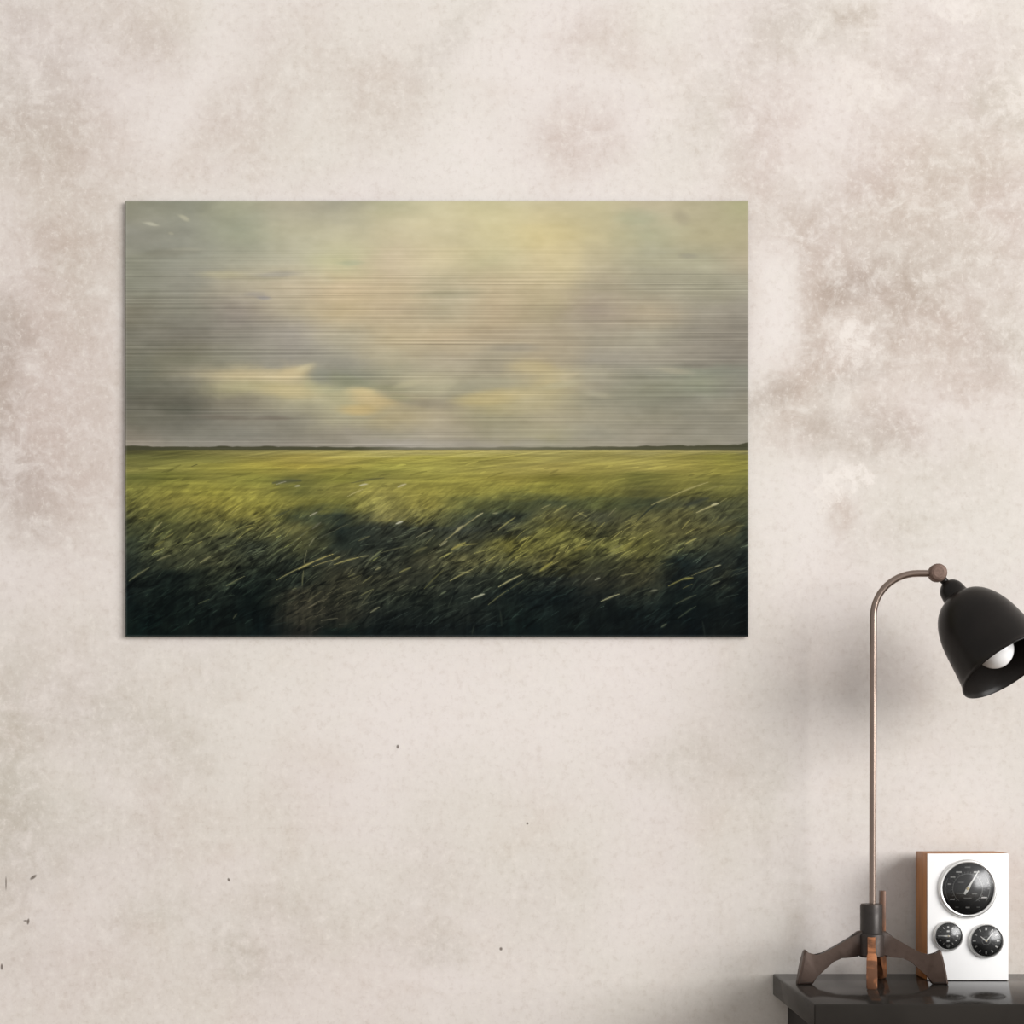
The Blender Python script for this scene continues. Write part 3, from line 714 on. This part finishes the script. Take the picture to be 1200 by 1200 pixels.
# link between knob and shade
bm = bmesh.new()
nt = neck + ax * (-95 * KA)
tube(bm, [kc, nt + (nt - kc) * .6], 4.6 * sm, 16)
bm_obj('swivel_stem', bm, shade_m, lamp, smooth=.8)
bm = bmesh.new()
sock = [(0, 34), (60, 34), (62, 60), (70, 80), (72, 200), (62, 230), (58, 300), (0, 300)]
lathe(bm, [(r * KR, a * KA) for r, a in sock], 32, M)
so = bm_obj('bulb_socket', bm, plain('black_bakelite', rgb(26, 24, 22), .4), lamp, smooth=.6)
bc = 466; br0 = 136
bp = [(52, 302), (54, 318), (68, 342)]
a0 = math.radians(32)
for k in range(0, 25):
    a = a0 + (math.pi - a0) * k / 24
    bp.append((br0 * math.sin(a), bc - br0 * math.cos(a)))
bp[-1] = (0, bc + br0)
bm = bmesh.new(); lathe(bm, [(r * KR, a * KA) for r, a in bp], 48, M, True)
bt = NT('opal_glass'); bt.set(Base_Color=(.86, .86, .86, 1), Roughness=.22)
bt.b.inputs['Subsurface Weight'].default_value = 0.0
tcx = bt.n('ShaderNodeTexCoord'); nx = bt.noise(tcx.outputs['Object'], 40)
bt.link(bt.mix(bt.ramp(nx.outputs['Fac'], .3, .7, 0, .06), (.88, .88, .88, 1), (.7, .7, .7, 1)), bt.b.inputs['Base Color'])
bu = bm_obj('light_bulb', bm, bt.m, lamp, smooth=3.14)
bu['label'] = 'white opal bulb, unlit'

# ------------------------------------------------------------------ weather station
SF, SB = -0.086, -0.016
S = PPM * D / (D + SF)
sx0, sx1 = (1086.8 - 600) / S, (1181.8 - 600) / S
sh_ = (1147.8 - 998.6) / S
scx = (sx0 + sx1) / 2
ws = thing('weather_station', 'white fronted wooden weather station with three black dials on black table', 'weather station', (scx, (SF + SB) / 2, DESK))
hw = (sx1 - sx0) / 2; hd = (SB - SF) / 2
wt = NT('warm_walnut'); tc = wt.n('ShaderNodeTexCoord')
mp = wt.n('ShaderNodeMapping'); mp.inputs['Scale'].default_value = (60, 60, 5); wt.link(tc.outputs['Object'], mp.inputs['Vector'])
nn = wt.noise(mp.outputs[0], 1.4, 6, .6, 1.2)
wt.link(wt.mix(wt.ramp(nn.outputs['Fac'], .3, .7), rgb(134, 82, 34), rgb(176, 114, 54)), wt.b.inputs['Base Color']); wt.set(Roughness=.42)
bm = bmesh.new(); add_box(bm, -hw, hw, -hd + .004, hd, 0, sh_, .0012, 2)
bm_obj('wooden_case', bm, wt.m, ws, smooth=.5)
bm = bmesh.new(); add_box(bm, -hw + .0004, hw, -hd, -hd + .0045, .0004, sh_ - .0006, .0007, 2)
bm_obj('front_panel', bm, plain('white_enamel', (.93, .92, .91, 1), .3, 0, .4, .01, 30), ws, smooth=.5)

bez = plain('satin_nickel', (.74, .73, .71, 1), .34, .75, .5, .04, 50)
facem = plain('black_dial_face', rgb(24, 23, 22), .5, 0, .3, .1, 60)
ink = plain('white_dial_ink', (.72, .71, .68, 1), .5, 0, .3, .05, 60)
greyink = plain('grey_dial_ink', (.20, .20, .19, 1), .5, 0, .3, .05, 60)
handm = plain('white_hand', (.85, .84, .80, 1), .35, 0, .5, .03, 60)
brass = plain('pale_brass', rgb(190, 176, 140), .35, .8)
gt = NT('dial_glass'); gt.N.remove(gt.b)
tr = gt.n('ShaderNodeBsdfTransparent'); gl = gt.n('ShaderNodeBsdfGlossy'); gl.inputs['Roughness'].default_value = .23
fr = gt.n('ShaderNodeFresnel'); fr.inputs['IOR'].default_value = 1.6
tcg = gt.n('ShaderNodeTexCoord'); ng = gt.noise(tcg.outputs['Object'], 30)
mx = gt.n('ShaderNodeMixShader'); gt.link(gt.math('MULTIPLY', fr.outputs[0], gt.ramp(ng.outputs['Fac'], 0, 1, 1.2, 1.35)), mx.inputs[0])
gt.link(tr.outputs[0], mx.inputs[1]); gt.link(gl.outputs[0], mx.inputs[2])
gt.link(mx.outputs[0], gt.N['Material Output'].inputs['Surface'])

def add_quad(bm, cx, cz, w, h, ang, y0, y1):
    """thin raised mark on the dial: centre cx, cz, turned by ang clockwise from 12 o'clock"""
    r = bmesh.ops.create_cube(bm, size=1)
    c, s = math.cos(-ang), math.sin(-ang)
    for v in r['verts']:
        x, z = v.co.x * w, v.co.z * h
        v.co = Vector((cx + x * c - z * s, (y0 + y1) / 2 + v.co.y * (y1 - y0), cz + x * s + z * c))
def pol(r, ang): return r * math.sin(ang), r * math.cos(ang)
def add_ring(bm, r0, r1, y0, y1, a0=0, a1=2 * math.pi, n=64):
    full = abs(a1 - a0 - 2 * math.pi) < 1e-6
    rows = []
    for k in range(n + (0 if full else 1)):
        a = a0 + (a1 - a0) * k / n
        s, c = math.sin(a), math.cos(a)
        rows.append([bm.verts.new((r * s, y, r * c)) for r, y in ((r0, y1), (r0, y0), (r1, y0), (r1, y1))])
    m = len(rows)
    for k in range(m if full else m - 1):
        A, B = rows[k], rows[(k + 1) % m]
        for q in range(4):
            bm.faces.new((A[q], A[(q + 1) % 4], B[(q + 1) % 4], B[q]))
    if not full:
        bm.faces.new(rows[0]); bm.faces.new(rows[-1][::-1])
def add_hand(bm, ang, tail, length, w, y0, y1, tip=.3, belly=.25):
    P = [(-w * .6, -tail), (w * .6, -tail), (w, 0), (w * .55, length * belly), (w * tip, length), (-w * tip, length), (-w * .55, length * belly), (-w, 0)]
    c, s = math.cos(-ang), math.sin(-ang)
    f = [bm.verts.new((x * c - z * s, y0, x * s + z * c)) for x, z in P]; b = [bm.verts.new((x * c - z * s, y1, x * s + z * c)) for x, z in P]
    bm.faces.new(f); bm.faces.new(b[::-1])
    for i in range(len(P)):
        j = (i + 1) % len(P); bm.faces.new((f[j], f[i], b[i], b[j]))

def dial(px, py, rb, rf, kind, label):
    """px, py centre of the face in the photo; rb, rf bezel and face radius in photo pixels"""
    cx = (px - 600) / S - scx; cz = EYE + (HY - py) / S - DESK
    u = 1 / S
    Rb, Rf = rb * u, rf * u
    y = -hd                                      # front panel surface
    RX = Matrix.Translation((0, 0, 0)) @ Matrix.Rotation(math.pi / 2, 4, 'X')   # local z -> -y
    def place(o): o.location = (cx, y, cz); return o
    bm = bmesh.new(); lathe(bm, [(0, .0002), (Rf, .0002), (Rf, .0016), (0, .0016)], 72, RX)
    root = bm_obj('dial', bm, facem, ws, smooth=.5); place(root); root['label'] = label
    def sub(name, bm, m, smooth=.5):
        return bm_obj(name, bm, m, root, smooth=smooth)
    bm = bmesh.new()
    prof = [(Rf - .0003, .0014), (Rf - .0002, .0046), (Rf + (Rb - Rf) * .25, .0056), (Rf + (Rb - Rf) * .7, .0050), (Rb, .0026), (Rb, .0001)]
    lathe(bm, prof + [(Rf - .0003, .0001), (Rf - .0003, .0014)], 80, RX)
    sub('bezel', bm, bez, .9)
    y0, y1 = -.0019, -.0015
    d = math.radians
    bm = bmesh.new(); bg = bmesh.new()
    if kind == 'big':
        for a, L in ((-28, .17), (28, .17), (-52, .15), (-76, .10), (118, .17), (-125, .15), (180, .12)):
            x, z = pol(Rf * .72, d(a)); add_quad(bm, x, z, Rf * L * 1.25, Rf * .05, 0, y0, y1)
        for k in range(-13, 14):
            a = d(k * 10.5); x, z = pol(Rf * .62, a)
            add_quad(bg, x, z, Rf * .018, Rf * (.10 if k % 3 == 0 else .06), a, y0, y1)
        add_ring(bg, Rf * .555, Rf * .58, y0, y1, d(-145), d(145))
        add_ring(bg, Rf * .84, Rf * .86, y0, y1, d(60), d(125)); add_ring(bg, Rf * .84, Rf * .86, y0, y1, d(-125), d(-62))
        for a, L in ((0, .22), (90, .10), (150, .13), (-150, .13), (75, .1)):
            x, z = pol(Rf * .82, d(a)); add_quad(bg, x, z, Rf * L, Rf * .05, 0, y0, y1)
        for dx, dz, L in ((-.30, -.18, .28), (.26, -.20, .20), (0, -.36, .30), (-.26, .24, .22)):
            add_quad(bg, Rf * dx, Rf * dz, Rf * L, Rf * .035, 0, y0, y1)
    elif kind == 'clock':
        for k in range(12):
            a = d(30 * k); x, z = pol(Rf * .76, a)
            w_, h_ = (.13, .17) if k == 0 else ((.10, .20) if k % 3 == 0 else (.075, .17))
            add_quad(bm, x, z, Rf * w_, Rf * h_, a, y0, y1)
        for k in range(60):
            if k % 5:
                a = d(6 * k); x, z = pol(Rf * .90, a); add_quad(bg, x, z, Rf * .02, Rf * .05, a, y0, y1)
        add_ring(bg, Rf * .24, Rf * .27, y0, y1)
    else:
        for k in range(12):
            a = d(30 * k); x, z = pol(Rf * .68, a)
            w_, h_ = (.13, .13) if k % 3 == 0 else (.05, .16)
            add_quad(bm if k in (0, 1, 3, 11, 4, 5, 7, 8) else bg, x, z, Rf * w_, Rf * h_, a, y0, y1)
        for k in range(48):
            a = d(7.5 * k); x, z = pol(Rf * .90, a); add_quad(bg, x, z, Rf * .025, Rf * .07, a, y0, y1)
        for dz, w_ in ((.36, .20), (-.38, .20)):
            add_quad(bm, 0, Rf * dz, Rf * w_, Rf * .12, 0, y0, y1)
        tmp = bmesh.new()
        tmp.free()
    sub('dial_print', bm, ink)
    sub('scale_print', bg, greyink)
    y2, y3 = -.0030, -.0024
    if kind == 'big':
        b = bmesh.new(); add_hand(b, d(31), Rf * .25, Rf * .80, Rf * .065, y2, y3, .25, .22); sub('hand', b, handm)
    elif kind == 'clock':
        b = bmesh.new(); add_hand(b, d(-52), Rf * .08, Rf * .46, Rf * .06, y2, y3, .3, .5); sub('hand', b, handm)
        b = bmesh.new(); add_hand(b, d(38), Rf * .08, Rf * .66, Rf * .05, y2 - .0007, y3 - .0007, .3, .5); sub('hand', b, handm)
    else:
        b = bmesh.new(); add_hand(b, d(-88), Rf * .12, Rf * .78, Rf * .07, y2, y3, .35, .4); sub('hand', b, handm)
        b = bmesh.new(); lathe(b, [(0, .0019), (Rf * .13, .0019), (Rf * .13, .0015), (0, .0015)], 24, Matrix.Translation((0, 0, -Rf * .74)) @ RX); o_ = sub('emblem', b, ink)
    b = bmesh.new(); lathe(b, [(0, .0044 if kind != 'big' else .0040), (Rf * .05, .0040), (Rf * .07, .0022), (Rf * .07, .0016), (0, .0016)], 24, RX); sub('hand_hub', b, brass)
    # domed crystal
    b = bmesh.new()
    dome = Rf * .28
    pr_ = []
    for k in range(0, 13):
        q = k / 12; pr_.append((Rf * .995 * q, .0044 + dome * (1 - q * q)))
    lathe(b, pr_, 72, RX)
    sub('glass', b, gt.m, 3.14)
    return root
dial(1133.6, 1041.3, 34.6, 30.6, 'big', 'large black barometer style dial')
dial(1110.8, 1096.8, 17.8, 15.6, 'small', 'smallest black dial at lower left')
dial(1155.3, 1102.4, 20.4, 18.4, 'clock', 'black clock dial with white hour marks')

# ------------------------------------------------------------------ light
world = bpy.data.worlds.new('soft_room_light'); SC.world = world
world.use_nodes = True
wn = world.node_tree
bg = wn.nodes['Background']
bg.inputs['Color'].default_value = (1.0, .992, .985, 1)
bg.inputs['Strength'].default_value = 0.66

def area(name, pos, target, size, power, color):
    l = bpy.data.lights.new(name, 'AREA'); l.shape = 'RECTANGLE'; l.size = size[0]; l.size_y = size[1]
    l.energy = power; l.color = color
    o = bpy.data.objects.new(name, l); COL.objects.link(o)
    o.location = pos
    o.rotation_euler = (Vector(target) - Vector(pos)).to_track_quat('-Z', 'Y').to_euler()
    return o
ld = Vector((1.10, -1.0, .38)).normalized()
area('window_light', Vector((.3, 0, 1.0)) + ld * 12, (.3, 0, 1.0), (8.0, 6.0), 1720, (1, .992, .985))

# ------------------------------------------------------------------ camera
cam = bpy.data.cameras.new('camera'); co = bpy.data.objects.new('camera', cam); COL.objects.link(co)
co.location = (0, -D, EYE); co.rotation_euler = (math.pi / 2, 0, 0)
cam.sensor_width = 36; cam.sensor_fit = 'HORIZONTAL'
cam.lens = 36 * D / (1200 / PPM)
cam.shift_y = (HY - 600) / 1200
cam.clip_start = .05
SC.camera = co
SC.cycles.diffuse_bounces = 2
SC.cycles.max_bounces = 8
vs = SC.view_settings
SC.display_settings.display_device = 'sRGB'
vs.view_transform = 'Standard'; vs.look = 'None'; vs.exposure = 0; vs.gamma = 1; vs.use_curve_mapping = False
